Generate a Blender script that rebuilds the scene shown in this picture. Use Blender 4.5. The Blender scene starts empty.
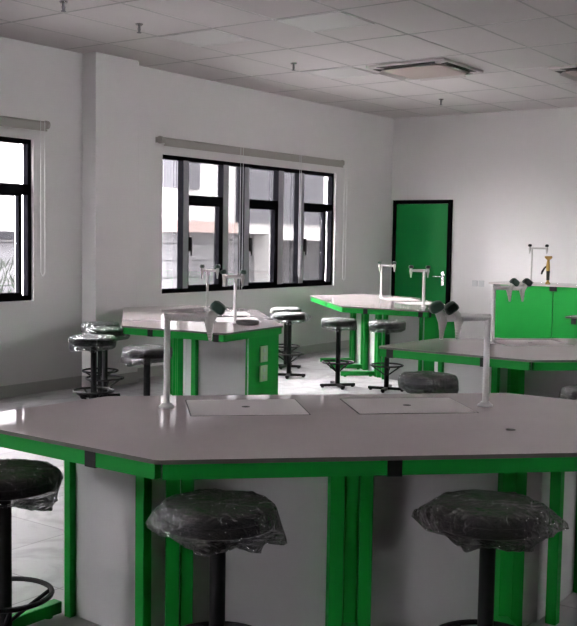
import bpy, bmesh, math, random
from mathutils import Vector, Matrix
from math import sin, cos, pi, radians, sqrt, atan2, hypot

S = bpy.context.scene
COL = S.collection
random.seed(7)

# ------------------------------------------------------------------ materials
def new_mat(name):
    m = bpy.data.materials.new(name); m.use_nodes = True
    nt = m.node_tree; nt.nodes.clear()
    out = nt.nodes.new('ShaderNodeOutputMaterial')
    return m, nt, out

def N(nt, t, **kw):
    n = nt.nodes.new(t)
    for k, v in kw.items():
        if k in n.inputs: n.inputs[k].default_value = v
        else: setattr(n, k, v)
    return n

def pbr(name, col, rough=.5, metal=0., spec=.5, var=.0, vscale=6., bump=0., bscale=60., coat=0., rvar=0.):
    m, nt, out = new_mat(name)
    b = N(nt, 'ShaderNodeBsdfPrincipled')
    b.inputs['Base Color'].default_value = (*col, 1)
    b.inputs['Roughness'].default_value = rough
    b.inputs['Metallic'].default_value = metal
    b.inputs['Specular IOR Level'].default_value = spec
    b.inputs['Coat Weight'].default_value = coat
    b.inputs['Coat Roughness'].default_value = .08
    nt.links.new(b.outputs[0], out.inputs[0])
    tc = N(nt, 'ShaderNodeTexCoord')
    if var > 0:
        n = N(nt, 'ShaderNodeTexNoise'); n.inputs['Scale'].default_value = vscale; n.inputs['Detail'].default_value = 6
        nt.links.new(tc.outputs['Object'], n.inputs['Vector'])
        mx = N(nt, 'ShaderNodeMix', data_type='RGBA')
        mx.inputs[6].default_value = (*[c*(1-var) for c in col], 1)
        mx.inputs[7].default_value = (*[min(1, c*(1+var)) for c in col], 1)
        nt.links.new(n.outputs['Fac'], mx.inputs[0]); nt.links.new(mx.outputs[2], b.inputs['Base Color'])
        if rvar > 0:
            mr = N(nt, 'ShaderNodeMapRange'); mr.inputs[3].default_value = max(0, rough-rvar); mr.inputs[4].default_value = rough+rvar
            nt.links.new(n.outputs['Fac'], mr.inputs[0]); nt.links.new(mr.outputs[0], b.inputs['Roughness'])
    if bump > 0:
        n2 = N(nt, 'ShaderNodeTexNoise'); n2.inputs['Scale'].default_value = bscale; n2.inputs['Detail'].default_value = 4
        nt.links.new(tc.outputs['Object'], n2.inputs['Vector'])
        bp = N(nt, 'ShaderNodeBump'); bp.inputs['Strength'].default_value = bump; bp.inputs['Distance'].default_value = .01
        nt.links.new(n2.outputs['Fac'], bp.inputs['Height']); nt.links.new(bp.outputs[0], b.inputs['Normal'])
    return m

def floor_mat():
    m, nt, out = new_mat('floor_tiles')
    b = N(nt, 'ShaderNodeBsdfPrincipled'); nt.links.new(b.outputs[0], out.inputs[0])
    tc = N(nt, 'ShaderNodeTexCoord'); mp = N(nt, 'ShaderNodeMapping')
    mp.inputs['Location'].default_value = (.11, .27, 0)
    nt.links.new(tc.outputs['Object'], mp.inputs['Vector'])
    br = N(nt, 'ShaderNodeTexBrick', offset=0., squash=1.)
    br.inputs['Scale'].default_value = 1.; br.inputs['Brick Width'].default_value = .6; br.inputs['Row Height'].default_value = .6
    br.inputs['Mortar Size'].default_value = .004; br.inputs['Mortar Smooth'].default_value = .1; br.inputs['Bias'].default_value = 0
    br.inputs['Color1'].default_value = (.38, .37, .38, 1); br.inputs['Color2'].default_value = (.43, .42, .43, 1)
    br.inputs['Mortar'].default_value = (.25, .245, .245, 1)
    nt.links.new(mp.outputs[0], br.inputs['Vector'])
    nz = N(nt, 'ShaderNodeTexNoise'); nz.inputs['Scale'].default_value = 2.2; nz.inputs['Detail'].default_value = 8; nz.inputs['Distortion'].default_value = 2.5
    nt.links.new(tc.outputs['Object'], nz.inputs['Vector'])
    rp = N(nt, 'ShaderNodeValToRGB'); e = rp.color_ramp.elements
    e[0].position = .36; e[0].color = (.62, .6, .6, 1); e[1].position = .52; e[1].color = (1, 1, 1, 1)
    nt.links.new(nz.outputs['Fac'], rp.inputs[0])
    mx = N(nt, 'ShaderNodeMix', data_type='RGBA', blend_type='MULTIPLY'); mx.inputs[0].default_value = .6
    nt.links.new(br.outputs['Color'], mx.inputs[6]); nt.links.new(rp.outputs[0], mx.inputs[7])
    nt.links.new(mx.outputs[2], b.inputs['Base Color'])
    b.inputs['Roughness'].default_value = .5; b.inputs['Specular IOR Level'].default_value = .2
    bp = N(nt, 'ShaderNodeBump'); bp.inputs['Strength'].default_value = .3; bp.inputs['Distance'].default_value = .003; bp.invert = True
    nt.links.new(br.outputs['Fac'], bp.inputs['Height']); nt.links.new(bp.outputs[0], b.inputs['Normal'])
    return m

def thin_glass(name, tint=(1, 1, 1), refl=1.):
    m, nt, out = new_mat(name)
    t = N(nt, 'ShaderNodeBsdfTransparent'); t.inputs[0].default_value = (*tint, 1)
    g = N(nt, 'ShaderNodeBsdfGlossy'); g.inputs['Roughness'].default_value = .01
    f = N(nt, 'ShaderNodeFresnel'); f.inputs[0].default_value = 1.35
    ml = N(nt, 'ShaderNodeMath', operation='MULTIPLY'); ml.inputs[1].default_value = refl
    mx = N(nt, 'ShaderNodeMixShader')
    nt.links.new(f.outputs[0], ml.inputs[0]); nt.links.new(ml.outputs[0], mx.inputs[0])
    nt.links.new(t.outputs[0], mx.inputs[1]); nt.links.new(g.outputs[0], mx.inputs[2])
    nt.links.new(mx.outputs[0], out.inputs[0])
    return m

def film_mat():
    """crumpled clear polythene: mostly see-through, glossy along creases, faintly milky"""
    m, nt, out = new_mat('clear_plastic_film')
    tc = N(nt, 'ShaderNodeTexCoord')
    n1 = N(nt, 'ShaderNodeTexNoise'); n1.inputs['Scale'].default_value = 20; n1.inputs['Detail'].default_value = 6; n1.inputs['Distortion'].default_value = 1.6
    nt.links.new(tc.outputs['Object'], n1.inputs['Vector'])
    bp = N(nt, 'ShaderNodeBump'); bp.inputs['Strength'].default_value = 1.; bp.inputs['Distance'].default_value = .03
    nt.links.new(n1.outputs['Fac'], bp.inputs['Height'])
    t = N(nt, 'ShaderNodeBsdfTransparent'); t.inputs[0].default_value = (.97, .97, .98, 1)
    g = N(nt, 'ShaderNodeBsdfGlossy'); g.inputs['Roughness'].default_value = .08; g.inputs[0].default_value = (1, 1, 1, 1)
    d = N(nt, 'ShaderNodeBsdfDiffuse'); d.inputs[0].default_value = (.9, .9, .92, 1)
    tr = N(nt, 'ShaderNodeBsdfTranslucent'); tr.inputs[0].default_value = (.9, .9, .92, 1)
    dm = N(nt, 'ShaderNodeMixShader'); dm.inputs[0].default_value = .5
    nt.links.new(d.outputs[0], dm.inputs[1]); nt.links.new(tr.outputs[0], dm.inputs[2])
    f = N(nt, 'ShaderNodeFresnel'); f.inputs[0].default_value = 1.5
    nt.links.new(bp.outputs[0], g.inputs['Normal']); nt.links.new(bp.outputs[0], f.inputs['Normal'])
    fm = N(nt, 'ShaderNodeMath', operation='MULTIPLY_ADD', use_clamp=True); fm.inputs[1].default_value = 1.1; fm.inputs[2].default_value = .0
    nt.links.new(f.outputs[0], fm.inputs[0])
    # milky where the film is folded over itself
    lw = N(nt, 'ShaderNodeLayerWeight'); lw.inputs[0].default_value = .5
    pw = N(nt, 'ShaderNodeMath', operation='POWER'); pw.inputs[1].default_value = 2.5
    nt.links.new(lw.outputs['Facing'], pw.inputs[0])
    ma = N(nt, 'ShaderNodeMath', operation='MULTIPLY_ADD', use_clamp=True); ma.inputs[1].default_value = .20; ma.inputs[2].default_value = .012
    nt.links.new(pw.outputs[0], ma.inputs[0])
    n3 = N(nt, 'ShaderNodeTexNoise'); n3.inputs['Scale'].default_value = 9; n3.inputs['Detail'].default_value = 3
    nt.links.new(tc.outputs['Object'], n3.inputs['Vector'])
    va = N(nt, 'ShaderNodeVectorMath', operation='SCALE'); va.inputs[3].default_value = .10; nt.links.new(n3.outputs['Color'], va.inputs[0])
    vb = N(nt, 'ShaderNodeVectorMath', operation='ADD'); nt.links.new(tc.outputs['Object'], vb.inputs[0]); nt.links.new(va.outputs[0], vb.inputs[1])
    vo = N(nt, 'ShaderNodeTexVoronoi', feature='DISTANCE_TO_EDGE'); vo.inputs['Scale'].default_value = 17; nt.links.new(vb.outputs[0], vo.inputs['Vector'])
    cr = N(nt, 'ShaderNodeMapRange'); cr.inputs[1].default_value = 0; cr.inputs[2].default_value = .035; cr.inputs[3].default_value = .85; cr.inputs[4].default_value = 0
    nt.links.new(vo.outputs['Distance'], cr.inputs[0])
    n4 = N(nt, 'ShaderNodeTexNoise'); n4.inputs['Scale'].default_value = 11; nt.links.new(tc.outputs['Object'], n4.inputs['Vector'])
    c4 = N(nt, 'ShaderNodeMapRange'); c4.inputs[1].default_value = .45; c4.inputs[2].default_value = .65; nt.links.new(n4.outputs['Fac'], c4.inputs[0])
    cm = N(nt, 'ShaderNodeMath', operation='MULTIPLY'); nt.links.new(cr.outputs[0], cm.inputs[0]); nt.links.new(c4.outputs[0], cm.inputs[1])
    sm = N(nt, 'ShaderNodeMath', operation='ADD', use_clamp=True); nt.links.new(ma.outputs[0], sm.inputs[0]); nt.links.new(cm.outputs[0], sm.inputs[1]); ma = sm
    m1 = N(nt, 'ShaderNodeMixShader'); nt.links.new(ma.outputs[0], m1.inputs[0])
    nt.links.new(t.outputs[0], m1.inputs[1]); nt.links.new(dm.outputs[0], m1.inputs[2])
    m2 = N(nt, 'ShaderNodeMixShader'); nt.links.new(fm.outputs[0], m2.inputs[0])
    nt.links.new(m1.outputs[0], m2.inputs[1]); nt.links.new(g.outputs[0], m2.inputs[2])
    nt.links.new(m2.outputs[0], out.inputs[0])
    return m

def striped(name, c1, c2, scale, axis):
    m, nt, out = new_mat(name)
    b = N(nt, 'ShaderNodeBsdfPrincipled'); b.inputs['Roughness'].default_value = .7; b.inputs['Specular IOR Level'].default_value = 0
    tc = N(nt, 'ShaderNodeTexCoord'); w = N(nt, 'ShaderNodeTexWave', bands_direction=axis); w.inputs['Scale'].default_value = scale
    nt.links.new(tc.outputs['Object'], w.inputs['Vector'])
    mx = N(nt, 'ShaderNodeMix', data_type='RGBA'); mx.inputs[6].default_value = (*c1, 1); mx.inputs[7].default_value = (*c2, 1)
    nt.links.new(w.outputs['Fac'], mx.inputs[0]); nt.links.new(mx.outputs[2], b.inputs['Base Color'])
    nt.links.new(b.outputs[0], out.inputs[0])
    return m

def block_wall_mat():
    m, nt, out = new_mat('grey_blockwork')
    b = N(nt, 'ShaderNodeBsdfPrincipled'); b.inputs['Roughness'].default_value = .8; b.inputs['Specular IOR Level'].default_value = 0
    tc = N(nt, 'ShaderNodeTexCoord'); mp = N(nt, 'ShaderNodeMapping'); mp.inputs['Rotation'].default_value = (pi/2, 0, 0)
    br = N(nt, 'ShaderNodeTexBrick', offset=.35)
    br.inputs['Scale'].default_value = 1; br.inputs['Brick Width'].default_value = 1.05; br.inputs['Row Height'].default_value = .42
    br.inputs['Mortar Size'].default_value = .014
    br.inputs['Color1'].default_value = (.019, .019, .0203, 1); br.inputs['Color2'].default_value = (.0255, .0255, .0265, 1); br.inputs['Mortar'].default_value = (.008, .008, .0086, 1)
    nt.links.new(tc.outputs['Object'], mp.inputs['Vector']); nt.links.new(mp.outputs[0], br.inputs['Vector'])
    nt.links.new(br.outputs['Color'], b.inputs['Base Color']); nt.links.new(b.outputs[0], out.inputs[0])
    return m

M = dict(
    wall=pbr('painted_plaster', (.74, .715, .72), .75, var=.04, vscale=1.5, bump=.05, bscale=90),
    ceil=pbr('ceiling_board', (.90, .86, .865), .8, var=.03, vscale=2., bump=.08, bscale=150),
    tee=pbr('ceiling_tee_metal', (.66, .64, .64), .35, metal=.55),
    floor=floor_mat(),
    skirt=pbr('skirting_tile', (.40, .385, .38), .4, var=.06, vscale=5),
    top=pbr('phenolic_worktop', (.62, .545, .545), .045, var=.06, vscale=3.5, coat=.0, spec=.5),
    top_edge=pbr('worktop_edge', (.10, .085, .083), .4),
    lid=pbr('sink_cover_board', (.66, .60, .60), .30, var=.05, vscale=4, spec=.4),
    hole=pbr('dark_hole', (.01, .01, .01), .6),
    green=pbr('green_powder_coat', (.010, .245, .036), .5, var=.05, vscale=4, spec=.10),
    dgreen=pbr('green_powder_coat_post', (.008, .22, .030), .5, var=.05, vscale=4, spec=.10),
    doorgreen=pbr('door_laminate', (.003, .145, .030), .45, var=.05, vscale=2, spec=.12),
    grey=pbr('pale_grey_laminate', (.50, .49, .50), .42, var=.05, vscale=3),
    black=pbr('black_metal', (.006, .006, .007), .5, spec=.18),
    blackpl=pbr('black_plastic', (.006, .006, .006), .5, spec=.2),
    vinyl=pbr('black_vinyl', (.012, .012, .014), .5, var=.15, vscale=12, bump=.15, bscale=220),
    film=film_mat(),
    white=pbr('white_enamel', (.62, .60, .60), .3, var=.03, vscale=20),
    nozzle=pbr('grey_nozzle', (.50, .48, .46), .35),
    knob=pbr('dark_green_knob', (.008, .030, .020), .4),
    brass=pbr('brass_yellow', (.42, .25, .05), .35, metal=.3),
    alu=pbr('dark_aluminium', (.0035, .0035, .0045), .6, spec=.0),
    alu_in=pbr('grey_aluminium', (.30, .30, .32), .6, spec=.1),
    glass=thin_glass('window_glass', (.97, .98, .98), .8),
    blind=pbr('cream_blind', (.36, .335, .315), .6),
    chain=pbr('white_chain', (.65, .65, .66), .4),
    socket=pbr('ivory_plastic', (.52, .56, .42), .35),
    wsocket=pbr('white_plastic', (.55, .55, .56), .35),
    panel=pbr('light_diffuser', (.97, .96, .96), .35, spec=.5),
    acwhite=pbr('aircon_cover', (.66, .56, .53), .4),
    acframe=pbr('aircon_frame', (.74, .69, .69), .45),
    acdark=pbr('aircon_slot', (.03, .028, .028), .6),
    steel=pbr('chrome_metal', (.6, .6, .6), .25, metal=1),
    dish=pbr('grey_dish', (.10, .098, .10), .35),
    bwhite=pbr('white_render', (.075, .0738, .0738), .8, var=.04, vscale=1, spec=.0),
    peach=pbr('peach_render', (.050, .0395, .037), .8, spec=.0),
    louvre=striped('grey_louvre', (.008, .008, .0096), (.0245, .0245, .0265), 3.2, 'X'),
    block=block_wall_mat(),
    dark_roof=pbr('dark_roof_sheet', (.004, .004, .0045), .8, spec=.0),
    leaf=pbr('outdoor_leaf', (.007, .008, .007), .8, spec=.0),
    ground=pbr('outdoor_concrete', (.80, .785, .78), .85, var=.1, vscale=.8),
)

# ------------------------------------------------------------------ mesh helpers
def B(): return bmesh.new()

def obj(name, bm, mat, parent=None, loc=None, smooth=False, label=None, kind=None, bevel=0., auto=True):
    me = bpy.data.meshes.new(name)
    bmesh.ops.recalc_face_normals(bm, faces=bm.faces)
    bm.to_mesh(me); bm.free()
    mats = mat if isinstance(mat, (list, tuple)) else [mat]
    for k in mats: me.materials.append(M[k])
    o = bpy.data.objects.new(name, me); COL.objects.link(o)
    if parent is not None: o.parent = parent
    if loc is not None: o.location = loc
    if smooth:
        for p in me.polygons: p.use_smooth = True
        if auto:
            try: me.set_sharp_from_angle(angle=radians(40))
            except Exception: pass
    if bevel > 0:
        md = o.modifiers.new('bevel', 'BEVEL'); md.width = bevel; md.segments = 2; md.limit_method = 'ANGLE'
    if label: o['label'] = label
    if kind: o['kind'] = kind
    return o

def thing(name, label, cat, loc=(0, 0, 0), rz=0., group=None):
    e = bpy.data.objects.new(name, None); COL.objects.link(e)
    e.empty_display_size = .1
    e.location = loc; e.rotation_euler = (0, 0, rz)
    tag(e, label, cat, group)
    return e

def tag(o, label, cat, group=None):
    o['label'] = label; o['category'] = cat
    if group: o['group'] = group
    return o

def struct(o, label, cat):
    o['kind'] = 'structure'; o['label'] = label; o['category'] = cat
    return o

def box(bm, x0, x1, y0, y1, z0, z1, mi=0):
    v = [bm.verts.new(p) for p in ((x0, y0, z0), (x1, y0, z0), (x1, y1, z0), (x0, y1, z0), (x0, y0, z1), (x1, y0, z1), (x1, y1, z1), (x0, y1, z1))]
    for f in ((0, 3, 2, 1), (4, 5, 6, 7), (0, 1, 5, 4), (1, 2, 6, 5), (2, 3, 7, 6), (3, 0, 4, 7)):
        fc = bm.faces.new([v[i] for i in f]); fc.material_index = mi

def wallbox(bm, a, b, t, z0, z1, off=0., mi=0):
    """upright slab from plan point a to b, thickness t to the left of a->b, shifted by off to the left"""
    a = Vector(a); b = Vector(b); d = (b-a).normalized(); n = Vector((-d.y, d.x))
    a0 = a+n*off; b0 = b+n*off; a1 = a0+n*t; b1 = b0+n*t
    prism(bm, [a0, b0, b1, a1], z0, z1, mi)

def prism(bm, pts, z0, z1, mi=0, mi_side=None):
    lo = [bm.verts.new((p[0], p[1], z0)) for p in pts]; hi = [bm.verts.new((p[0], p[1], z1)) for p in pts]
    f = bm.faces.new(hi); f.material_index = mi
    f = bm.faces.new(lo[::-1]); f.material_index = mi
    n = len(pts)
    for i in range(n):
        f = bm.faces.new((lo[i], lo[(i+1) % n], hi[(i+1) % n], hi[i])); f.material_index = mi if mi_side is None else mi_side

def rounded(pts, r, seg=5):
    out = []; n = len(pts)
    for i in range(n):
        p = Vector(pts[i]); a = Vector(pts[i-1]); b = Vector(pts[(i+1) % n])
        da = (a-p).normalized(); db = (b-p).normalized()
        ang = da.angle(db); t = min(r/math.tan(ang/2), .45*(a-p).length, .45*(b-p).length)
        p0 = p+da*t; p1 = p+db*t
        for k in range(seg+1):
            s = k/seg
            out.append(p0*(1-s)**2+p*2*s*(1-s)+p1*s*s)
    return out

def cyl(bm, p0, p1, r0, r1=None, seg=16, caps=True, mi=0):
    r1 = r0 if r1 is None else r1
    p0 = Vector(p0); p1 = Vector(p1); d = (p1-p0).normalized()
    a = d.orthogonal().normalized(); b = d.cross(a)
    A = [bm.verts.new(p0+(a*cos(2*pi*i/seg)+b*sin(2*pi*i/seg))*r0) for i in range(seg)]
    Bv = [bm.verts.new(p1+(a*cos(2*pi*i/seg)+b*sin(2*pi*i/seg))*r1) for i in range(seg)]
    for i in range(seg):
        f = bm.faces.new((A[i], A[(i+1) % seg], Bv[(i+1) % seg], Bv[i])); f.material_index = mi
    if caps:
        bm.faces.new(A[::-1]).material_index = mi; bm.faces.new(Bv).material_index = mi

def tube(bm, pts, r, seg=10, closed=False):
    pts = [Vector(p) for p in pts]; n = len(pts); rings = []
    prev = None
    for i in range(n):
        if closed: d = (pts[(i+1) % n]-pts[i-1]).normalized()
        else: d = (pts[min(i+1, n-1)]-pts[max(i-1, 0)]).normalized()
        a = prev if prev is not None else d.orthogonal()
        a = (a-d*a.dot(d)).normalized(); prev = a; b = d.cross(a)
        rr = r[i] if isinstance(r, (list, tuple)) else r
        rings.append([bm.verts.new(pts[i]+(a*cos(2*pi*k/seg)+b*sin(2*pi*k/seg))*rr) for k in range(seg)])
    m = n if closed else n-1
    for i in range(m):
        A = rings[i]; C = rings[(i+1) % n]
        for k in range(seg): bm.faces.new((A[k], A[(k+1) % seg], C[(k+1) % seg], C[k]))
    if not closed:
        bm.faces.new(rings[0][::-1]); bm.faces.new(rings[-1])

def lathe(bm, prof, origin=(0, 0, 0), axis=(0, 0, 1), seg=24, lobes=0, lobe=0.):
    o = Vector(origin); d = Vector(axis).normalized(); a = d.orthogonal().normalized(); b = d.cross(a)
    rings = []
    for r, z in prof:
        if r <= 1e-6: rings.append([bm.verts.new(o+d*z)])
        else:
            rg = []
            for k in range(seg):
                t = 2*pi*k/seg; rr = r*(1+lobe*cos(lobes*t)) if lobes else r
                rg.append(bm.verts.new(o+d*z+(a*cos(t)+b*sin(t))*rr))
            rings.append(rg)
    for A, C in zip(rings, rings[1:]):
        for k in range(seg):
            k2 = (k+1) % seg
            if len(A) == 1: bm.faces.new((A[0], C[k], C[k2]))
            elif len(C) == 1: bm.faces.new((A[k], A[k2], C[0]))
            else: bm.faces.new((A[k], A[k2], C[k2], C[k]))

# ------------------------------------------------------------------ camera
CAM = Vector((0, 0, 1.55))
RIGHT = Vector((.58999652, -.80724467, .01612912)); DOWN = Vector((-.05051751, -.05684468, -.99710414)); FWD = Vector((.80582386, .58747317, -.07431815))
cd = bpy.data.cameras.new('camera'); cam = bpy.data.objects.new('camera', cd); COL.objects.link(cam)
cd.sensor_fit = 'HORIZONTAL'; cd.sensor_width = 36; cd.lens = 36*1001.35/577
cd.clip_start = .05; cd.clip_end = 300
mt = Matrix((( RIGHT.x, -DOWN.x, -FWD.x, CAM.x), (RIGHT.y, -DOWN.y, -FWD.y, CAM.y), (RIGHT.z, -DOWN.z, -FWD.z, CAM.z), (0, 0, 0, 1)))
cam.matrix_world = mt
S.camera = cam

# ------------------------------------------------------------------ room shell
X0, X1 = -9.0, 13.15          # rear wall, far wall
Y0, Y1 = -3.0, 7.70           # right wall, window wall
H = 3.36
bm = B(); box(bm, X0, X1, Y0, Y1, -.12, 0)
struct(obj('floor', bm, 'floor'), 'pale grey veined floor tiles', 'floor')

# ceiling: boards, with openings of nothing (lights hang in the tile face)
bm = B(); box(bm, X0-.2, X1+.2, Y0-.2, Y1+.2, H, H+.12)
struct(obj('ceiling', bm, 'ceil'), 'white suspended tile ceiling', 'ceiling')
GX = [6.745+1.108*k for k in range(-14, 6)]; GY = [7.745-.655*k for k in range(1, 17)]
bm = B()
for x in GX: box(bm, x-.008, x+.008, Y0, Y1, H-.003, H+.002)
for y in GY: box(bm, X0, X1, y-.008, y+.008, H-.0025, H+.001)
struct(obj('trim_1', bm, 'tee'), 'thin metal grid of the suspended ceiling', 'ceiling grid')

def wall_with_openings(name, axis, lo, hi, c0, c1, z0, z1, ops, label):
    """axis 'x': wall runs along x between lo..hi, occupying c0..c1 in y. ops: (a,b,za,zb)"""
    bm = B()
    def bb(a, b, za, zb):
        if b-a < 1e-4 or zb-za < 1e-4: return
        if axis == 'x': box(bm, a, b, c0, c1, za, zb)
        else: box(bm, c0, c1, a, b, za, zb)
    cur = lo
    for a, b, za, zb in sorted(ops):
        bb(cur, a, z0, z1); bb(a, b, z0, za); bb(a, b, zb, z1); cur = b
    bb(cur, hi, z0, z1)
    return struct(obj(name, bm, 'wall'), label, 'wall')

WZ0, WZ1 = .91, 2.455
W1 = (8.16, 11.625); W2 = (5.28, 6.37); FILL_LEFT = (1.5, 2.15)  # the third opening is unseen, added to bring in more daylight
wall_with_openings('wall_left', 'x', X0-.2, X1+.2, Y1, Y1+.2, -.12, H, [(W1[0], W1[1], WZ0, WZ1), (W2[0], W2[1], WZ0, WZ1), (FILL_LEFT[0], FILL_LEFT[1], WZ0, WZ1)], 'pale grey window wall')
DY0, DY1, DZ = 6.675, 7.645, 2.145
wall_with_openings('wall_back', 'y', Y0-.2, Y1, X1, X1+.2, -.12, H, [], 'pale far wall with green door')
FILL_RIGHT = [(4.6, 7.6), (7.8, 10.8)]  # unseen high strips added to lift the walls and worktops
wall_with_openings('wall_right', 'x', X0-.2, X1, Y0-.2, Y0, -.12, H, [(a, b, 2.86, 3.12) for a, b in FILL_RIGHT], 'pale right hand wall')
FILL_REAR = [(5.9, 7.4)]  # unseen rear opening added to brighten surfaces facing it
wall_with_openings('wall_rear', 'y', Y0, Y1, X0-.2, X0, -.12, H, [(a, b, WZ0, 2.9) for a, b in FILL_REAR], 'pale wall behind the viewpoint')
bm = B(); box(bm, 6.985, 7.59, 7.50, Y1, 0, H)
struct(obj('wall_pier', bm, 'wall', bevel=.006), 'square plastered pier on the window wall', 'wall')
# skirting
bm = B(); box(bm, X0, 6.973, Y1-.012, Y1, 0, .115); box(bm, 6.973, 6.985, 7.488, Y1, 0, .115); box(bm, 6.973, 7.602, 7.488, 7.50, 0, .115)
box(bm, 7.59, 7.602, 7.488, Y1, 0, .115); box(bm, 7.602, X1, Y1-.012, Y1, 0, .115)
struct(obj('baseboard_left', bm, 'skirt'), 'grey tile skirting of the window wall', 'skirting')
bm = B(); box(bm, X1-.012, X1, Y0, DY0-.02, 0, .115)
struct(obj('baseboard_back', bm, 'skirt'), 'grey tile skirting of the far wall', 'skirting')

# ------------------------------------------------------------------ windows
def window(name, label, wx0, wx1, units):
    root = thing(name, label, 'window', (.03 if name == 'window_1' else 0, 0, 0)); root['kind'] = 'structure'
    ya, yb = Y1+.035, Y1+.105
    t = .045; zt = 1.975
    bm = B()
    box(bm, wx0, wx1, ya, yb, WZ0, WZ0+.05); box(bm, wx0, wx1, ya, yb, WZ1-t, WZ1)
    box(bm, wx0, wx0+.03, ya, yb, WZ0+.05, WZ1-t); box(bm, wx1-.04, wx1, ya, yb, WZ0+.05, WZ1-t)
    obj('window_frame', bm, 'alu', root)
    for (a, b, kind) in units:
        if kind == 'm':            # mullion with a paler inner face
            bm = B(); box(bm, a, b, ya-.012, yb, WZ0+.05, WZ1-t, 0); box(bm, a+.006, b+.001, ya-.016, ya-.010, WZ0+.05, WZ1-t, 1)
            obj('mullion', bm, ['alu', 'alu_in'], root)
        elif kind == 'n':          # narrow fixed light
            bm = B(); box(bm, a, b, ya+.058, ya+.064, WZ0+.05, WZ1-t); obj('pane', bm, 'glass', root)
        else:                       # top light over a sash
            bm = B(); box(bm, a, b, ya-.008, yb, zt-.05, zt+.05); obj('transom', bm, 'alu', root)
            bm = B(); box(bm, a, b, ya+.058, ya+.064, zt+.05, WZ1-t); obj('pane', bm, 'glass', root)
            sl, sr = (.012, .07) if kind == 'w' else (.012, .10)
            if kind == 'l': sl, sr = .03, .04
            c = b if kind != 'e' else b-(.16 if name == 'window_1' else .085)
            sf = B()
            z0, z1 = WZ0+.05, zt-.05
            box(sf, a, a+sl, ya-.014, ya+.05, z0, z1); box(sf, c-(sr if kind != 'e' else .035), c, ya-.014, ya+.05, z0, z1)
            box(sf, a, c, ya-.014, ya+.05, z0, z0+.03); box(sf, a, c, ya-.014, ya+.05, z1-.015, z1)
            so = obj('sash', sf, 'alu', root)
            bm = B(); box(bm, a+sl, c-sr*.5, ya+.02, ya+.026, z0+.03, z1-.015); obj('pane', bm, 'glass', so)
            if kind == 'e':
                bm = B(); box(bm, c, b, ya+.058, ya+.064, z0, z1); obj('pane', bm, 'glass', root)
            bm = B(); box(bm, a+.004, a+.03, ya-.05, ya-.014, 1.38, 1.55); box(bm, a+.008, a+.022, ya-.06, ya-.04, 1.33, 1.52)
            obj('sash_handle', bm, 'blackpl', so, bevel=.004)
    return root

window('window_1', 'wide dark framed window with outdoor view beside the green door', W1[0]-.03, W1[1]-.03,
       [(8.16, 8.495, 'n'), (8.495, 8.585, 'm'), (8.585, 9.20, 'w'), (9.20, 9.30, 'm'), (9.30, 9.605, 'n'), (9.605, 9.70, 'm'), (9.70, 10.30, 'w'), (10.30, 10.41, 'm'),
        (10.41, 10.765, 'n'), (10.765, 10.865, 'm'), (10.865, 11.555, 'e')])
window('window_2', 'dark framed window cut by the left edge', W2[0], W2[1],
       [(5.34, 5.68, 'n'),
        (5.68, 5.76, 'm'), (5.76, 6.33, 'e')])
def fill_window(name, axis, c, a, b, z0, z1, label):  # only for unseen windows added as daylight fill
    root = thing(name, label, 'window'); root['kind'] = 'structure'
    bm = B(); t = .05
    def bb(p, q, za, zb, d=.03):
        if axis == 'x': box(bm, p, q, c-d, c+d, za, zb)
        else: box(bm, c-d, c+d, p, q, za, zb)
    bb(a, b, z0, z0+t); bb(a, b, z1-t, z1); bb(a, a+t, z0+t, z1-t); bb(b-t, b, z0+t, z1-t); bb((a+b)/2-.03, (a+b)/2+.03, z0+t, z1-t)
    obj('window_frame', bm, 'alu', root)
    bm = B(); bb(a+t, (a+b)/2-.03, z0+t, z1-t, .003); bb((a+b)/2+.03, b-t, z0+t, z1-t, .003)
    obj('pane', bm, 'glass', root)
n = 3
fill_window('window_%d' % n, 'x', Y1+.08, FILL_LEFT[0], FILL_LEFT[1], WZ0, WZ1, 'narrow dark framed window added for light left of the viewpoint'); n += 1
for a, b in FILL_RIGHT: fill_window('window_%d' % n, 'x', Y0-.1, a, b, 2.86, 3.12, 'dark framed high window strip added for light in the right hand wall'); n += 1
for a, b in FILL_REAR: fill_window('window_%d' % n, 'y', X0-.1, a, b, WZ0, 2.9, 'dark framed window added for light in the rear wall'); n += 1

# roller blinds
def blind(x0, x1, label, chains):
    r = thing('roller_blind', label, 'blind', ((x0+x1)/2, Y1, 2.60), 0)
    L = (x1-x0)/2
    bm = B(); cyl(bm, (-L+.03, -.055, 0), (L-.03, -.055, 0), .032, seg=20); obj('roller', bm, 'blind', r, smooth=True)
    bm = B(); box(bm, -L+.05, L-.05, -.092, -.084, -.052, -.006); box(bm, -L+.04, L-.04, -.096, -.080, -.066, -.050); obj('bottom_bar', bm, 'blind', r, bevel=.003)
    for s in (-1, 1):
        bm = B(); cyl(bm, (s*L, -.055, 0), (s*(L-.03), -.055, 0), .040, seg=20); box(bm, s*L-.004, s*L+.004, -.06, 0, -.03, .03); obj('bracket', bm, 'blind', r, smooth=True)
    for (x, zb, w) in chains:
        bm = B(); k = x-(x0+x1)/2
        tube(bm, [(k-w/2, -.10, .03), (k-w/2, -.10, zb+.04-2.60), (k-w/4, -.10, zb-2.60+.01), (k, -.10, zb-2.60), (k+w/4, -.10, zb-2.60+.01), (k+w/2, -.10, zb+.04-2.60), (k+w/2, -.10, .03)], .003, 6)
        obj('bead_chain', bm, 'chain', r, smooth=True)
blind(8.05, 11.70, 'long cream roller blind rolled up above the wide window by the door', [(9.43, .86, .05), (10.64, 1.05, .035), (11.72, .98, .07)])
blind(5.15, 6.50, 'cream roller blind above the window at the left edge', [(6.40, 1.15, .05)])

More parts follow.
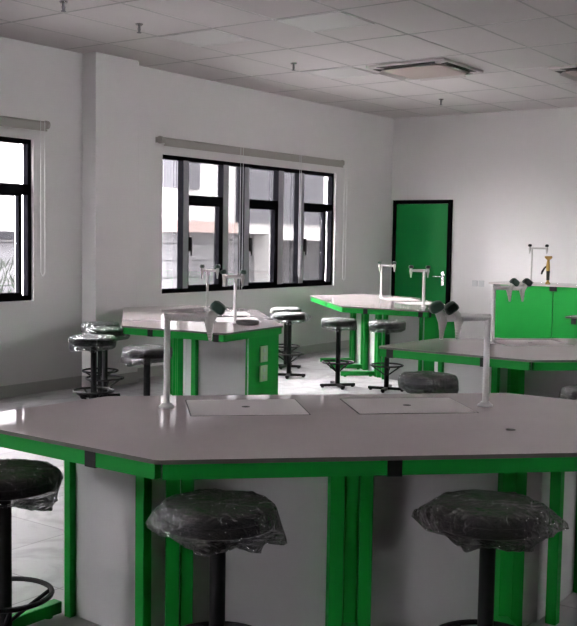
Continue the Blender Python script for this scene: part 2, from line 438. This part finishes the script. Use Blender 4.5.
# ------------------------------------------------------------------ door
dr = thing('door_1', 'dark green flush door in black frame on the far wall', 'door', (X1, (DY0+DY1)/2, 0)); dr['kind'] = 'structure'
w = (DY1-DY0)/2
bm = B(); box(bm, -.05, 0, -w, -w+.055, 0, DZ); box(bm, -.05, 0, w-.055, w, 0, DZ); box(bm, -.05, 0, -w+.055, w-.055, DZ-.055, DZ); obj('door_frame', bm, 'alu', dr)
bm = B(); box(bm, -.035, 0, -w+.058, w-.058, .008, DZ-.058); lf = obj('door_leaf', bm, 'doorgreen', dr)
bm = B(); box(bm, -.045, -.035, -w+.09, -w+.135, .90, 1.10); cyl(bm, (-.035, -w+.112, 1.03), (-.085, -w+.112, 1.03), .011, seg=10); tube(bm, [(-.085, -w+.112, 1.03), (-.088, -w+.16, 1.03), (-.085, -w+.25, 1.03)], .010, 8)
cyl(bm, (-.035, -w+.112, .94), (-.055, -w+.112, .94), .014, seg=12)
obj('door_handle', bm, 'steel', lf, smooth=True)

# sockets on the far wall
for yy, lab in ((6.29, 'white wall socket, left of the pair right of the door'), (6.19, 'white wall socket, right of the pair right of the door')):
    s = thing('wall_socket', lab, 'socket', (X1, yy, .95), group='wall sockets')
    bm = B(); box(bm, -.012, 0, -.043, .043, -.043, .043); obj('plate', bm, 'wsocket', s, bevel=.004)
    bm = B(); box(bm, -.016, -.012, -.013, .013, -.02, .02); obj('rocker', bm, 'wsocket', s, bevel=.002)

# ------------------------------------------------------------------ ceiling fittings
def light_panel(x0, x1, y0, y1, label):
    r = thing('ceiling_light', label, 'ceiling light', ((x0+x1)/2, (y0+y1)/2, H), group='square ceiling panels')
    a, b = (x1-x0)/2, (y1-y0)/2
    bm = B()
    box(bm, -a, a, -b, -b+.018, -.010, 0); box(bm, -a, a, b-.018, b, -.010, 0); box(bm, -a, -a+.018, -b+.018, b-.018, -.010, 0); box(bm, a-.018, a, -b+.018, b-.018, -.010, 0)
    obj('frame', bm, 'panel', r)
    bm = B(); box(bm, -a+.018, a-.018, -b+.018, b-.018, -.006, 0); obj('diffuser', bm, 'panel', r)
GXs = lambda k: 6.745+1.108*k
light_panel(GXs(0)+.012, GXs(0)+.565, 5.795, 6.42, 'square white ceiling panel nearest the window pier')
light_panel(GXs(0)+.012, GXs(0)+.565, 4.485, 5.11, 'square white ceiling panel at the top middle')
light_panel(GXs(2)+.012, GXs(2)+.565, 5.795, 6.42, 'square white ceiling panel left of the air conditioner')

def cassette(x, y, label, s=.455):
    r = thing('air_conditioner', label, 'air conditioner', (x, y, H), 0)
    bm = B(); box(bm, -s, s, -s, s, -.028, 0); obj('frame', bm, 'acframe', r, bevel=.008)
    for k in range(4):
        a = k*pi/2; bm = B()
        prism(bm, [(-.30, .345), (.30, .345), (.34, .43), (-.34, .43)], -.031, -.026)
        bmesh.ops.rotate(bm, verts=bm.verts, cent=(0, 0, 0), matrix=Matrix.Rotation(a, 3, 'Z')); so = obj('air_slot', bm, 'acdark', r)
        bm = B()
        v = [bm.verts.new(p) for p in ((-.27, .352, -.030), (.27, .352, -.030), (.27, .405, -.062), (-.27, .405, -.062), (-.27, .352, -.026), (.27, .352, -.026), (.27, .408, -.058), (-.27, .408, -.058))]
        for f in ((0, 3, 2, 1), (4, 5, 6, 7), (0, 1, 5, 4), (1, 2, 6, 5), (2, 3, 7, 6), (3, 0, 4, 7)): bm.faces.new([v[i] for i in f])
        bmesh.ops.rotate(bm, verts=bm.verts, cent=(0, 0, 0), matrix=Matrix.Rotation(a, 3, 'Z')); obj('louvre_flap', bm, 'acframe', so)
    bm = B(); prism(bm, rounded([(-.335, -.335), (.335, -.335), (.335, .335), (-.335, .335)], .07), -.050, -.026); obj('grille', bm, 'acwhite', r, bevel=.01)
cassette(9.46, 5.17, 'ceiling cassette air conditioner nearest the room corner')
cassette(10.50, 3.60, 'ceiling cassette air conditioner cut by the right edge')

sp0 = None
for (x, y, lab) in ((6.28, 6.21, 'small ceiling sprinkler over the pier, left of the square panels'), (8.51, 6.19, 'small ceiling sprinkler above the wide window'), (11.62, 6.11, 'small ceiling sprinkler nearest the room corner'),
                    (5.37, 6.13, 'small ceiling sprinkler at the top left edge')):
    if sp0 is None:
        sp0 = thing('sprinkler', lab, 'sprinkler', (x, y, H), group='ceiling sprinklers')
        bm = B(); lathe(bm, [(0, 0), (.034, 0), (.030, -.010), (.012, -.014), (0, -.014)]); obj('flange', bm, 'steel', sp0, smooth=True)
        bm = B(); cyl(bm, (0, 0, -.012), (0, 0, -.040), .011); cyl(bm, (.014, 0, -.038), (.008, 0, -.075), .004); cyl(bm, (-.014, 0, -.038), (-.008, 0, -.075), .004); cyl(bm, (0, 0, -.04), (0, 0, -.07), .005)
        cyl(bm, (0, 0, -.072), (0, 0, -.076), .020); obj('nozzle', bm, 'alu_in', sp0, smooth=True)
    else:
        c = sp0.copy(); COL.objects.link(c); c.location = (x, y, H); c['label'] = lab
        for ch in list(sp0.children):
            d = ch.copy(); COL.objects.link(d); d.parent = c

# ------------------------------------------------------------------ laboratory benches
T = .82
def bench(name, label, cx, cy, rz, hf, hb, tl, tv, tipu, hfar=None, legs=((-.795, -.155), (.86, -.155)), sockets=0, sinks=True, tiplegs=True, feet=True):
    r = thing(name, label, 'lab bench', (cx, cy, 0), rz, 'hexagonal lab benches')
    P = [(-(hfar or hf), -.67), (hf, -.67), (tl, tv), (hb, .67), (-hb, .67), (-tl, tv)]
    bm = B(); prism(bm, rounded(P, .05), T-.016, T, 0, 1)
    obj('worktop', bm, ['top', 'top_edge'], r, bevel=.002)
    # apron rails with black corner clips
    c = Vector((0, 0)); za, zb = T-.016-.054, T-.016
    for i in range(6):
        a = Vector(P[i]); b = Vector(P[(i+1) % 6]); d = (b-a).normalized()
        bm = B(); wallbox(bm, a+d*.02, b-d*.02, .03, za, zb, .012); obj('apron_rail', bm, 'green', r)
        L = (b-a).length
        if i in (0, 3): fr = [.53]
        elif i in (1, 4): fr = [.28, .91]
        elif i == 2 and sockets: fr = []
        else: fr = [.09, .71]
        if i == 4: fr = [.37, .91]
        for f in fr:
            p = a+d*L*f
            bm = B(); wallbox(bm, p-d*.026, p+d*.026, .034, za-.004, zb, .009); obj('corner_clip', bm, 'blackpl', r)
    # pedestal panels
    zt = za+.02
    A = [(-.80, -.14), (.80, -.14), (tipu, .19+(tipu-1.11)), (.93, .63), (-.93, .63), (-tipu, .19+(tipu-1.11))]
    def pan(nm, a, b, mat, lab=None, z0=.0):
        bm = B(); wallbox(bm, a, b, .018, z0, zt); return obj(nm, bm, mat, r, label=lab)
    pan('front_panel', A[0], A[1], 'grey'); pan('side_panel', A[1], A[2], 'grey'); pan('side_panel', A[5], A[0], 'grey')
    e1 = pan('end_panel', A[2], A[3], 'green'); pan('end_panel', A[4], A[5], 'green')
    bp = pan('back_panel', A[3], A[4], 'green')
    bm = B()
    bm.free()
    for k in (-.31, .31):
        bm = B(); box(bm, k-.003, k+.003, .629, .632, .05, zt-.02); obj('door_seam', bm, 'blackpl', bp)
    # posts
    def post(u, v, wu, wv, grooves=0, ang=0.):
        bm = B(); n = grooves+1; ww = wu/n
        for k in range(n):
            x0 = -wu/2+ww*k
            box(bm, x0+(.004 if k else 0), x0+ww, -wv/2+(.012 if k % 2 else 0), wv/2, 0, zt)
        bmesh.ops.rotate(bm, verts=bm.verts, cent=(0, 0, 0), matrix=Matrix.Rotation(ang, 3, 'Z'))
        bmesh.ops.translate(bm, verts=bm.verts, vec=(u, v, 0))
        return obj('post', bm, 'dgreen', r, bevel=.003)
    post(0, -.185, .17, .06, 2); post(-.66, -.185, .105, .06, 1); post(.66, -.185, .105, .06, 1)
    for s in (-1, 1):
        lu, lv = legs[0 if s < 0 else 1]; post(lu, lv, .045, .045, 0, s*pi/4)
        if tiplegs: post(1.125 if s > 0 else -1.085, .175 if s > 0 else .14, .034, .034, 0, s*pi/4)
    # foot bars
    def foot(a, b):
        bm = B(); a = Vector(a); b = Vector(b); d = (b-a).normalized(); n = Vector((-d.y, d.x))*.025
        prism(bm, [a+n, a-n, b-n, b+n], .012, .062)
        q = b-d*.05; cyl(bm, (q.x, q.y, 0), (q.x, q.y, .013), .018)
        q = a+d*.05; cyl(bm, (q.x, q.y, 0), (q.x, q.y, .013), .018)
        obj('foot_bar', bm, 'green', r, bevel=.004)
    if feet:
        for k in (-.62, 0, .62): foot((k, -.205), (k, -.60))
    for s in (-1, 1):
        d = Vector((s*.7071, -.7071)); a = Vector((s*1.135, .165))
        if tiplegs: foot(a, a+d*.26)
    # covered sinks
    if sinks:
        for k, (u0, u1) in enumerate(((-.60, -.11), (.105, .62))):
            v0, v1 = .135, .525
            bm = B(); prism(bm, rounded([(u0, v0), (u1, v0), (u1, v1), (u0, v1)], .012, 3), T-.001, T+.0025, 0)
            sk = obj('sink_cover', bm, 'lid', r, bevel=.0015)
            bm = B(); t = .005
            box(bm, u0-t, u1+t, v0-t, v0, T-.002, T+.0012); box(bm, u0-t, u1+t, v1, v1+t, T-.002, T+.0012); box(bm, u0-t, u0, v0, v1, T-.002, T+.0012); box(bm, u1, u1+t, v0, v1, T-.002, T+.0012)
            obj('seam', bm, 'hole', sk)
            bm = B(); uc = (u0+u1)/2; cyl(bm, (uc, .33, T+.001), (uc, .33, T+.0030), .018, seg=20); obj('finger_hole', bm, 'hole', sk)
    bm = B(); lathe(bm, [(0, .002), (.016, .002), (.019, 0), (.019, -.003), (0, -.003)], (.62, -.245, T)); obj('plug_hole', bm, 'hole', r)  # small dark disc standing for a plug hole in the worktop
    # sockets on the end panel
    if sockets:
        a = Vector(A[2]); b = Vector(A[3]); d = (b-a).normalized(); n = Vector((d.y, -d.x)); mid = a+d*.22
        for z in (.60, .44):
            bm = B(); wallbox(bm, mid-d*.05, mid+d*.05, -.010, z-.066, z+.066, 0); so = obj('socket_plate', bm, 'socket', r, bevel=.003, label='ivory double socket plate')
            bm = B()
            for q in (-.03, .03): wallbox(bm, mid-d*.016, mid+d*.016, -.004, z+q-.016, z+q+.016, -.009)
            obj('socket_insert', bm, 'wsocket', so)
    return r
Q = pi/4
bench('lab_bench', 'long hexagonal lab bench nearest the viewer, green legs and two covered sinks', 3.37, 2.18, -Q, .76, .95, 1.555, .125, 1.115)
bench('lab_bench', 'hexagonal lab bench right of centre, directly behind the nearest bench', 6.91, 2.36, -Q, .76, .95, 1.555, .125, 1.115)
bench('lab_bench', 'hexagonal lab bench whose tip enters at the right edge before the tall bench', 10.64, 2.45, -Q, .76, .95, 1.555, .125, 1.115)
bench('lab_bench', 'hexagonal lab bench below the wide window with two ivory sockets', 6.92, 6.09, -3*Q, .96, .92, 1.61, .115, 1.25, hfar=1.15, legs=((-.86, -.155), (.915, -.07)), sockets=1, tiplegs=False, feet=False)
bench('lab_bench', 'farthest hexagonal lab bench, in front of the green door', 10.30, 6.15, -3*Q, .92, .92, 1.58, .115, 1.13, hfar=1.08)

# tall bench at the far wall
tb = thing('demonstration_bench', 'tall green panelled bench along the far wall under the brass eyewash', 'bench', (12.42, 4.35, 0))
bm = B(); box(bm, -.03, .60, -1.55, 1.38, .985, 1.01); obj('worktop', bm, 'top', tb, bevel=.003)
bm = B(); box(bm, 0, .56, -1.5, 1.30, .0, .27); obj('plinth', bm, 'grey', tb)
for (a, b) in ((.495, 1.30), (-.50, .487), (-1.5, -.508)):
    bm = B(); box(bm, 0, .02, a, b, .27, .985); obj('panel', bm, 'green', tb)
bm = B(); box(bm, .005, .56, 1.30, 1.335, 0, .985); box(bm, -.012, .03, 1.30, 1.335, .0, .985); obj('end_panel', bm, 'grey', tb, label='pale end panel')
for y in (1.27, .49, -.5):
    bm = B(); box(bm, -.02, .01, y-.045, y+.045, .925, .985); obj('corner_clip', bm, 'blackpl', tb)

# ------------------------------------------------------------------ lab taps
def tap(label, base, h, direction, outlets, z0=T, k=1., arm_r=.016, post_r=.0135, knob_col='knob', back=0., taper=True, post_col='white'):
    """outlets: list of (distance along arm, knob lean along arm)"""
    ang = atan2(direction[1], direction[0])
    r = thing('lab_tap', label, 'tap', (base[0], base[1], z0+.0005), ang, 'white bench taps')
    bm = B(); lathe(bm, [(0, 0), (.034, 0), (.034, .006), (.024, .012), (.019, .020), (0, .020)]); obj('base_flange', bm, post_col, r, smooth=True)
    bm = B(); cyl(bm, (0, 0, .015), (0, 0, h+arm_r*.9), post_r, seg=18); obj('post', bm, post_col, r, smooth=True)
    end = max(o[0] for o in outlets); st = min(min(o[0] for o in outlets), 0)
    bm = B(); n = 8
    tube(bm, [(st-.012+(end+.012-st+.012)*i/n, 0, h) for i in range(n+1)], [arm_r*(.92+.28*i/n) if taper else arm_r for i in range(n+1)], 14)
    obj('arm', bm, post_col, r, smooth=True)
    for (d, lean) in outlets:
        bm = B()
        # valve body leaning up to the knob, serrated nozzle pointing down
        up = Vector((lean, 0, 1)).normalized(); o = Vector((d, 0, h))
        cyl(bm, o-up*.012, o+up*.032*k, .022*k, .016*k, 14)
        prof = [(.020, .004), (.020, -.012), (.014, -.045), (.0125, -.058)]
        z = -.058
        for i in range(4): prof += [(.0125-.0013*i, z), (.0095-.0012*i, z-.010)]; z -= .012
        prof += [(.004, z), (0, z)]
        prof = [(a*k*1.05, b*k*.86) for a, b in prof]
        lathe(bm, [(0, .006*k)]+prof, (d+lean*-.012, 0, h), (-.10*lean, 0, 1), 14)
        vo = obj('outlet', bm, 'nozzle' if post_col == 'white' else post_col, r, smooth=True)
        bm = B(); s = .9*k
        lathe(bm, [(0, 0), (.020*s, 0), (.033*s, .006*s), (.036*s, .018*s), (.031*s, .040*s), (.018*s, .047*s), (0, .047*s)], o+up*.026*k, up, 24, 4, .12)
        obj('knob', bm, knob_col, vo, smooth=True)
    return r
U = (.7071, -.7071)
tap('white lab tap at the left end of the nearest bench, arm pointing right', (3.13, 2.92), .388, (.62, -.785), [(.185, .75)], k=1.12, arm_r=.017)
t2 = tap('white twin outlet lab tap at the right end of the nearest bench, arm pointing left', (4.09, 1.89), .395, (-.7, .715), [(.140, .75), (.212, .55)], k=1.08, arm_r=.017)
tap('white lab tap on the bench behind, outlets hanging before the tall green panel', (6.67, 3.04), .40, (.75, -.66), [(.125, .8), (.225, .8)], k=1.1)
tap('white lab tap below the wide window, the nearer of the two on its bench', (6.62, 5.39), .395, (.59, -.807), [(-.095, -.2), (.06, .1)], k=.9, arm_r=.013, post_r=.015)
tap('white lab tap below the wide window, the farther of the two on its bench', (7.66, 6.60), .395, (.59, -.807), [(-.055, 0), (.10, .1)], k=.9, arm_r=.012, post_r=.012)
tap('white lab tap in front of the green door, left of the two', (11.10, 6.62), .40, (.59, -.807), [(-.03, 0), (.16, 0)], k=.85, arm_r=.012, post_r=.014)
tap('white lab tap in front of the green door, right of the two', (9.74, 5.27), .40, (.59, -.807), [(-.145, 0), (.04, 0)], k=.85, arm_r=.014, post_r=.016)
tap('slim dark knobbed tap standing on the tall bench at the far wall', (12.72, 5.27), .46, (.3, -.95), [(-.03, 0), (.19, 0)], z0=1.01, k=.8, arm_r=.010, post_r=.010, knob_col='blackpl', post_col='nozzle')

# emergency eyewash on the tall bench
e = thing('eyewash_spray', 'brass and black eyewash hand spray standing on the tall bench', 'eyewash', (12.70, 5.03, 1.01), radians(-60))
bm = B(); lathe(bm, [(0, 0), (.032, 0), (.030, .012), (.018, .022), (.016, .05), (0, .05)]); obj('base', bm, 'brass', e, smooth=True)
bm = B(); cyl(bm, (0, 0, .045), (0, 0, .17), .020, .024); obj('grip', bm, 'blackpl', e, smooth=True, label='black grip')
bm = B(); tube(bm, [(0, 0, .165), (-.004, 0, .22), (-.002, 0, .28), (0, 0, .32)], [.024, .027, .020, .015], 12); obj('stem', bm, 'brass', e, smooth=True)
bm = B(); lathe(bm, [(0, .31), (.016, .31), (.046, .335), (.050, .347), (.050, .357), (.040, .362), (0, .358)]); obj('spray_head', bm, 'brass', e, smooth=True)
bm = B(); tube(bm, [(-.018, 0, .235), (-.05, 0, .20), (-.075, 0, .155), (-.085, 0, .12)], [.008, .012, .014, .010], 8); obj('lever', bm, 'blackpl', e, smooth=True, label='black lever')

d = thing('round_dish', 'small dark grey round dish at the foot of the nearer tap below the window', 'dish', (6.58, 5.22, T+.0006), 0)
bm = B(); lathe(bm, [(0, 0), (.085, 0), (.098, .010), (.102, .030), (.096, .034), (.088, .016), (0, .014)], seg=32); obj('bowl', bm, 'dish', d, smooth=True)
bm = B(); lathe(bm, [(.094, .030), (.099, .037), (.104, .032), (.099, .027), (.094, .030)], seg=32); obj('rim', bm, 'dish', d, smooth=True)

# ------------------------------------------------------------------ stools
ZS = .72
def film_mesh(seed, corners, sag=.0, top=.0055):
    """bag: lathe rings pulled outwards into bag corners and crumpled"""
    rnd = random.Random(seed); SEG = 96
    prof = [(0, top), (.05, top+.001), (.10, top), (.14, top-.002), (.166, top-.006), (.178, -.011), (.1815, -.028), (.1815, -.050), (.1795, -.068), (.173, -.082), (.150, -.098), (.105, -.110), (.065, -.112), (.036, -.116), (.029, -.135)]
    ph = [[rnd.uniform(0, 2*pi) for _ in range(4)] for _ in range(len(prof))]
    base = [rnd.uniform(0, 2*pi) for _ in range(6)]
    bm = B(); rings = []
    for i, (r, z) in enumerate(prof):
        if r == 0: rings.append([bm.verts.new((0, 0, z))]); continue
        side = max(0, min(1, (r-.10)/.08)) if i < 6 else (1 if i < 10 else max(.15, (r-.03)/.15))
        rg = []
        for k in range(SEG):
            t = 2*pi*k/SEG
            lo = 1 if i > 8 else .35
            w = lo*(.006*abs(sin(9*t+base[0]+.5*i))+.005*sin(17*t+base[1]-.9*i)+.003*sin(31*t+base[2]+1.7*i)+.003*rnd.uniform(-1, 1))
            rr = r+side*(w+.001); zz = z+lo*side*.004*rnd.uniform(-1, 1)+lo*side*.006*sin(7*t+base[3]+i)
            if i < 5: zz += .0015*sin(5*t+base[4]+2.2*i)*(r/.14)+.0012*rnd.uniform(-1, 1)
            for (a, ext, wid, drop, zc) in corners:
                dt = (t-a+pi) % (2*pi)-pi
                g = max(0, 1-abs(dt)/wid)**1.3
                vg = math.exp(-((z-zc)/.040)**2)
                rr += ext*g*vg*side; zz += -drop*g*side*(1 if i > 4 else .3)*vg
            rg.append(bm.verts.new((rr*cos(t), rr*sin(t), max(zz, -.16)+(0 if i > 4 else 0))))
        rings.append(rg)
    for A, C in zip(rings, rings[1:]):
        for k in range(SEG):
            k2 = (k+1) % SEG
            if len(A) == 1: bm.faces.new((A[0], C[k], C[k2]))
            else: bm.faces.new((A[k], A[k2], C[k2], C[k]))
    return bm

def make_stool(seed, corners, label, loc, rz):
    r = thing('stool', label, 'stool', loc, rz, 'plastic wrapped black lab stools')
    bm = B(); lathe(bm, [(0, 0), (.08, .001), (.14, -.001), (.163, -.005), (.174, -.013), (.179, -.026), (.179, -.034), (.1765, -.036), (.179, -.038), (.179, -.060), (.176, -.068), (.168, -.072), (.10, -.074), (0, -.074)], (0, 0, ZS), seg=56)
    obj('seat', bm, 'vinyl', r, smooth=True)
    o = obj('plastic_cover', film_mesh(seed, corners), 'film', r, (0, 0, ZS), smooth=True, auto=True, label='crumpled clear plastic cover')
    bm = B(); cyl(bm, (0, 0, .03), (0, 0, ZS-.072), .0255, seg=24); lathe(bm, [(0, ZS-.090), (.06, ZS-.084), (.10, ZS-.076), (.10, ZS-.0735), (0, ZS-.0735)]); obj('column', bm, 'black', r, smooth=True)
    bm = B(); n = 40; tube(bm, [(.165*cos(2*pi*i/n), .165*sin(2*pi*i/n), .265) for i in range(n)], .0095, 8, closed=True)
    fr = obj('foot_ring', bm, 'black', r, smooth=True)
    for k in range(4):
        a = k*pi/2+.4; bm = B(); tube(bm, [(.162*cos(a), .162*sin(a), .263), (.09*cos(a), .09*sin(a), .215), (.02*cos(a), .02*sin(a), .165)], .0075, 8)
        obj('spoke', bm, 'black', fr, smooth=True)
    for k in range(2):
        bm = B(); box(bm, -.19, .19, -.02, .02, .012+(.0 if k else .0005), .040)
        for s in (-1, 1): cyl(bm, (s*.165, 0, 0), (s*.165, 0, .013), .016)
        bmesh.ops.rotate(bm, verts=bm.verts, cent=(0, 0, 0), matrix=Matrix.Rotation(k*pi/2, 3, 'Z'))
        obj('base_bar', bm, 'black', r, bevel=.004)
    return r
def copy_stool(src, label, loc, rz):
    c = src.copy(); COL.objects.link(c); c.location = loc; c.rotation_euler = (0, 0, rz); c['label'] = label
    for ch in list(src.children):
        q = ch.copy(); COL.objects.link(q); q.parent = c
        for g in list(ch.children):
            h = g.copy(); COL.objects.link(h); h.parent = q
    return c
LAT = atan2(-.807, .59)
sA = make_stool(3, [(0, .040, .55, .050, -.085), (pi, .045, .38, .02, -.055), (2.55, .014, .5, .0, -.03), (4.6, .018, .5, .035, -.09), (5.5, .02, .4, .04, -.09)], 'black stool in crumpled clear plastic before the nearest bench, left of the front two', (2.372, 1.99, 0), LAT)
sB = make_stool(11, [(0, .075, .50, .014, -.062), (pi, .065, .5, .0, -.045), (4.2, .014, .6, .02, -.08), (5.2, .02, .6, .02, -.08)], 'black stool in clear plastic before the nearest bench, right of the front two', (2.92, 1.325, 0), LAT)
sC = make_stool(23, [(0, .025, .7, .0, -.02), (-.35, .020, .7, .05, -.09), (2.2, .03, .5, .02, -.05)], 'black stool in clear plastic cut off by the left edge in front', (2.235, 2.865, 0), LAT)
UP = lambda x, y: (x, y, 0)
copy_stool(sB, 'black stool in clear plastic whose seat alone shows behind the nearest bench, right of centre', UP(5.50, 2.93), .7)
copy_stool(sC, 'nearest stool of the three close together beside the window pier', UP(5.70, 6.14), 2.5)
copy_stool(sA, 'middle stool of the three close together beside the window pier', UP(6.28, 6.62), 2.2)
copy_stool(sB, 'farthest stool of the three close together beside the window pier', UP(6.60, 7.02), 1.0)
copy_stool(sA, 'black stool tucked at the left side of the bench below the wide window', UP(5.42, 5.26), 3.2)
copy_stool(sB, 'nearer stool of the two standing right of the bench with ivory sockets', UP(9.02, 6.56), 2.1)
copy_stool(sC, 'farther stool of the two standing right of the bench with ivory sockets', UP(9.64, 7.06), .3)
copy_stool(sA, 'black stool before the farthest bench, left of the two there', UP(8.74, 5.72), .9)
copy_stool(sC, 'black stool before the farthest bench, right of the two there', UP(8.88, 5.21), 1.9)
copy_stool(sA, 'black stool in clear plastic at the right edge behind the nearest bench', UP(5.62, 1.93), 2.6)

# ------------------------------------------------------------------ outside
bm = B(); box(bm, -80, 110, -80, 110, -.35, -.30)
struct(obj('ground', bm, 'ground'), 'pale concrete yard outside the windows', 'ground')
YB = 16.0
b1 = thing('white_building', 'white building with grey louvre panels seen through the wide window', 'building', (20, YB, -.3))
bx = lambda nm, mat, x0, x1, y0, y1, z0, z1, par=b1: (lambda bm: (box(bm, x0-20, x1-20, y0-YB, y1-YB, z0+.3, z1+.3), obj(nm, bm, mat, par))[1])(B())
YF = YB+.2
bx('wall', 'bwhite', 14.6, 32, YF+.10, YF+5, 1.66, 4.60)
bx('added_sky_screen', 'dark_roof', 14.6, 32, YF+.02, YF+5, 4.60, 5.4)  # unseen dark band added to keep sky out of worktop reflections
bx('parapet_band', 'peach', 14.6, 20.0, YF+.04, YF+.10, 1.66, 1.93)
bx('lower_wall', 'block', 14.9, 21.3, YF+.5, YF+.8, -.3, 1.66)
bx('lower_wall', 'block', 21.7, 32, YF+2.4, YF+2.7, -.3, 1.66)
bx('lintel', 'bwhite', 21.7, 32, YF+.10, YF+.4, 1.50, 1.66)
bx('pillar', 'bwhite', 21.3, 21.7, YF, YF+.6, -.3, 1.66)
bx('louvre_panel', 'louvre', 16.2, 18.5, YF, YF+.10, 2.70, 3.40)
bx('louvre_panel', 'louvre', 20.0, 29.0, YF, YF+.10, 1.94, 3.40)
b2 = thing('annex_building', 'annex with dark roof edge band and added white upper wall seen through the left window', 'building', (9, YB, -.3))
bx2 = lambda nm, mat, x0, x1, y0, y1, z0, z1: (lambda bm: (box(bm, x0-9, x1-9, y0-YB, y1-YB, z0+.3, z1+.3), obj(nm, bm, mat, b2))[1])(B())
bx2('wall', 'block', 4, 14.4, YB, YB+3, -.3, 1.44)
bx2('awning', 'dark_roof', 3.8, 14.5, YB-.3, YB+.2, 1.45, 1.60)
bx2('added_upper_wall', 'bwhite', 4, 14.4, YB+.1, YB+3, 1.60, 5.3)  # white wall added over the roof band to screen sky from reflections
sh = thing('shrub', 'grey green reeds in front of the annex outside the left window', 'shrub', (12.2, 14.9, -.3))
bm = B(); rr = random.Random(5)
for i in range(420):
    a = rr.uniform(0, 2*pi); q = rr.uniform(0, 1.0); z = rr.uniform(.1, 1.25)
    p = Vector((q*cos(a)*1.6, q*sin(a)*.6, z)); dirv = Vector((rr.uniform(-.5, .5), rr.uniform(-.5, .5), 1)).normalized(); s = dirv.cross(Vector((rr.uniform(-1, 1), rr.uniform(-1, 1), 0)).normalized())*.022
    v = [bm.verts.new(p-s*.3), bm.verts.new(p+dirv*.12-s), bm.verts.new(p+dirv*.26), bm.verts.new(p+dirv*.12+s)]
    bm.faces.new(v)
obj('foliage', bm, 'leaf', sh)
bm = B()
for i in range(12):
    a = rr.uniform(0, 2*pi); q = rr.uniform(0, .9); cyl(bm, (q*cos(a)*1.2, q*sin(a)*.4, 0), (q*cos(a)*1.6, q*sin(a)*.6, rr.uniform(.7, 1.2)), .012, .005, 6)
obj('stem', bm, 'leaf', sh)

# ------------------------------------------------------------------ light
wd = bpy.data.worlds.new('overcast_sky'); S.world = wd; wd.use_nodes = True
nt = wd.node_tree; nt.nodes.clear()
out = nt.nodes.new('ShaderNodeOutputWorld'); bg = nt.nodes.new('ShaderNodeBackground')
bg.inputs[0].default_value = (1.0, .945, .968, 1); bg.inputs[1].default_value = 66
nt.links.new(bg.outputs[0], out.inputs[0])

S.view_settings.view_transform = 'Standard'; S.view_settings.look = 'None'; S.view_settings.gamma = 1; S.view_settings.use_curve_mapping = False
S.view_settings.exposure = 0.44
S.cycles.max_bounces = 10; S.cycles.diffuse_bounces = 6; S.cycles.glossy_bounces = 4; S.cycles.transparent_max_bounces = 16
S.cycles.caustics_reflective = False; S.cycles.caustics_refractive = False
S.cycles.sample_clamp_indirect = 6
S.cycles.use_denoising = True
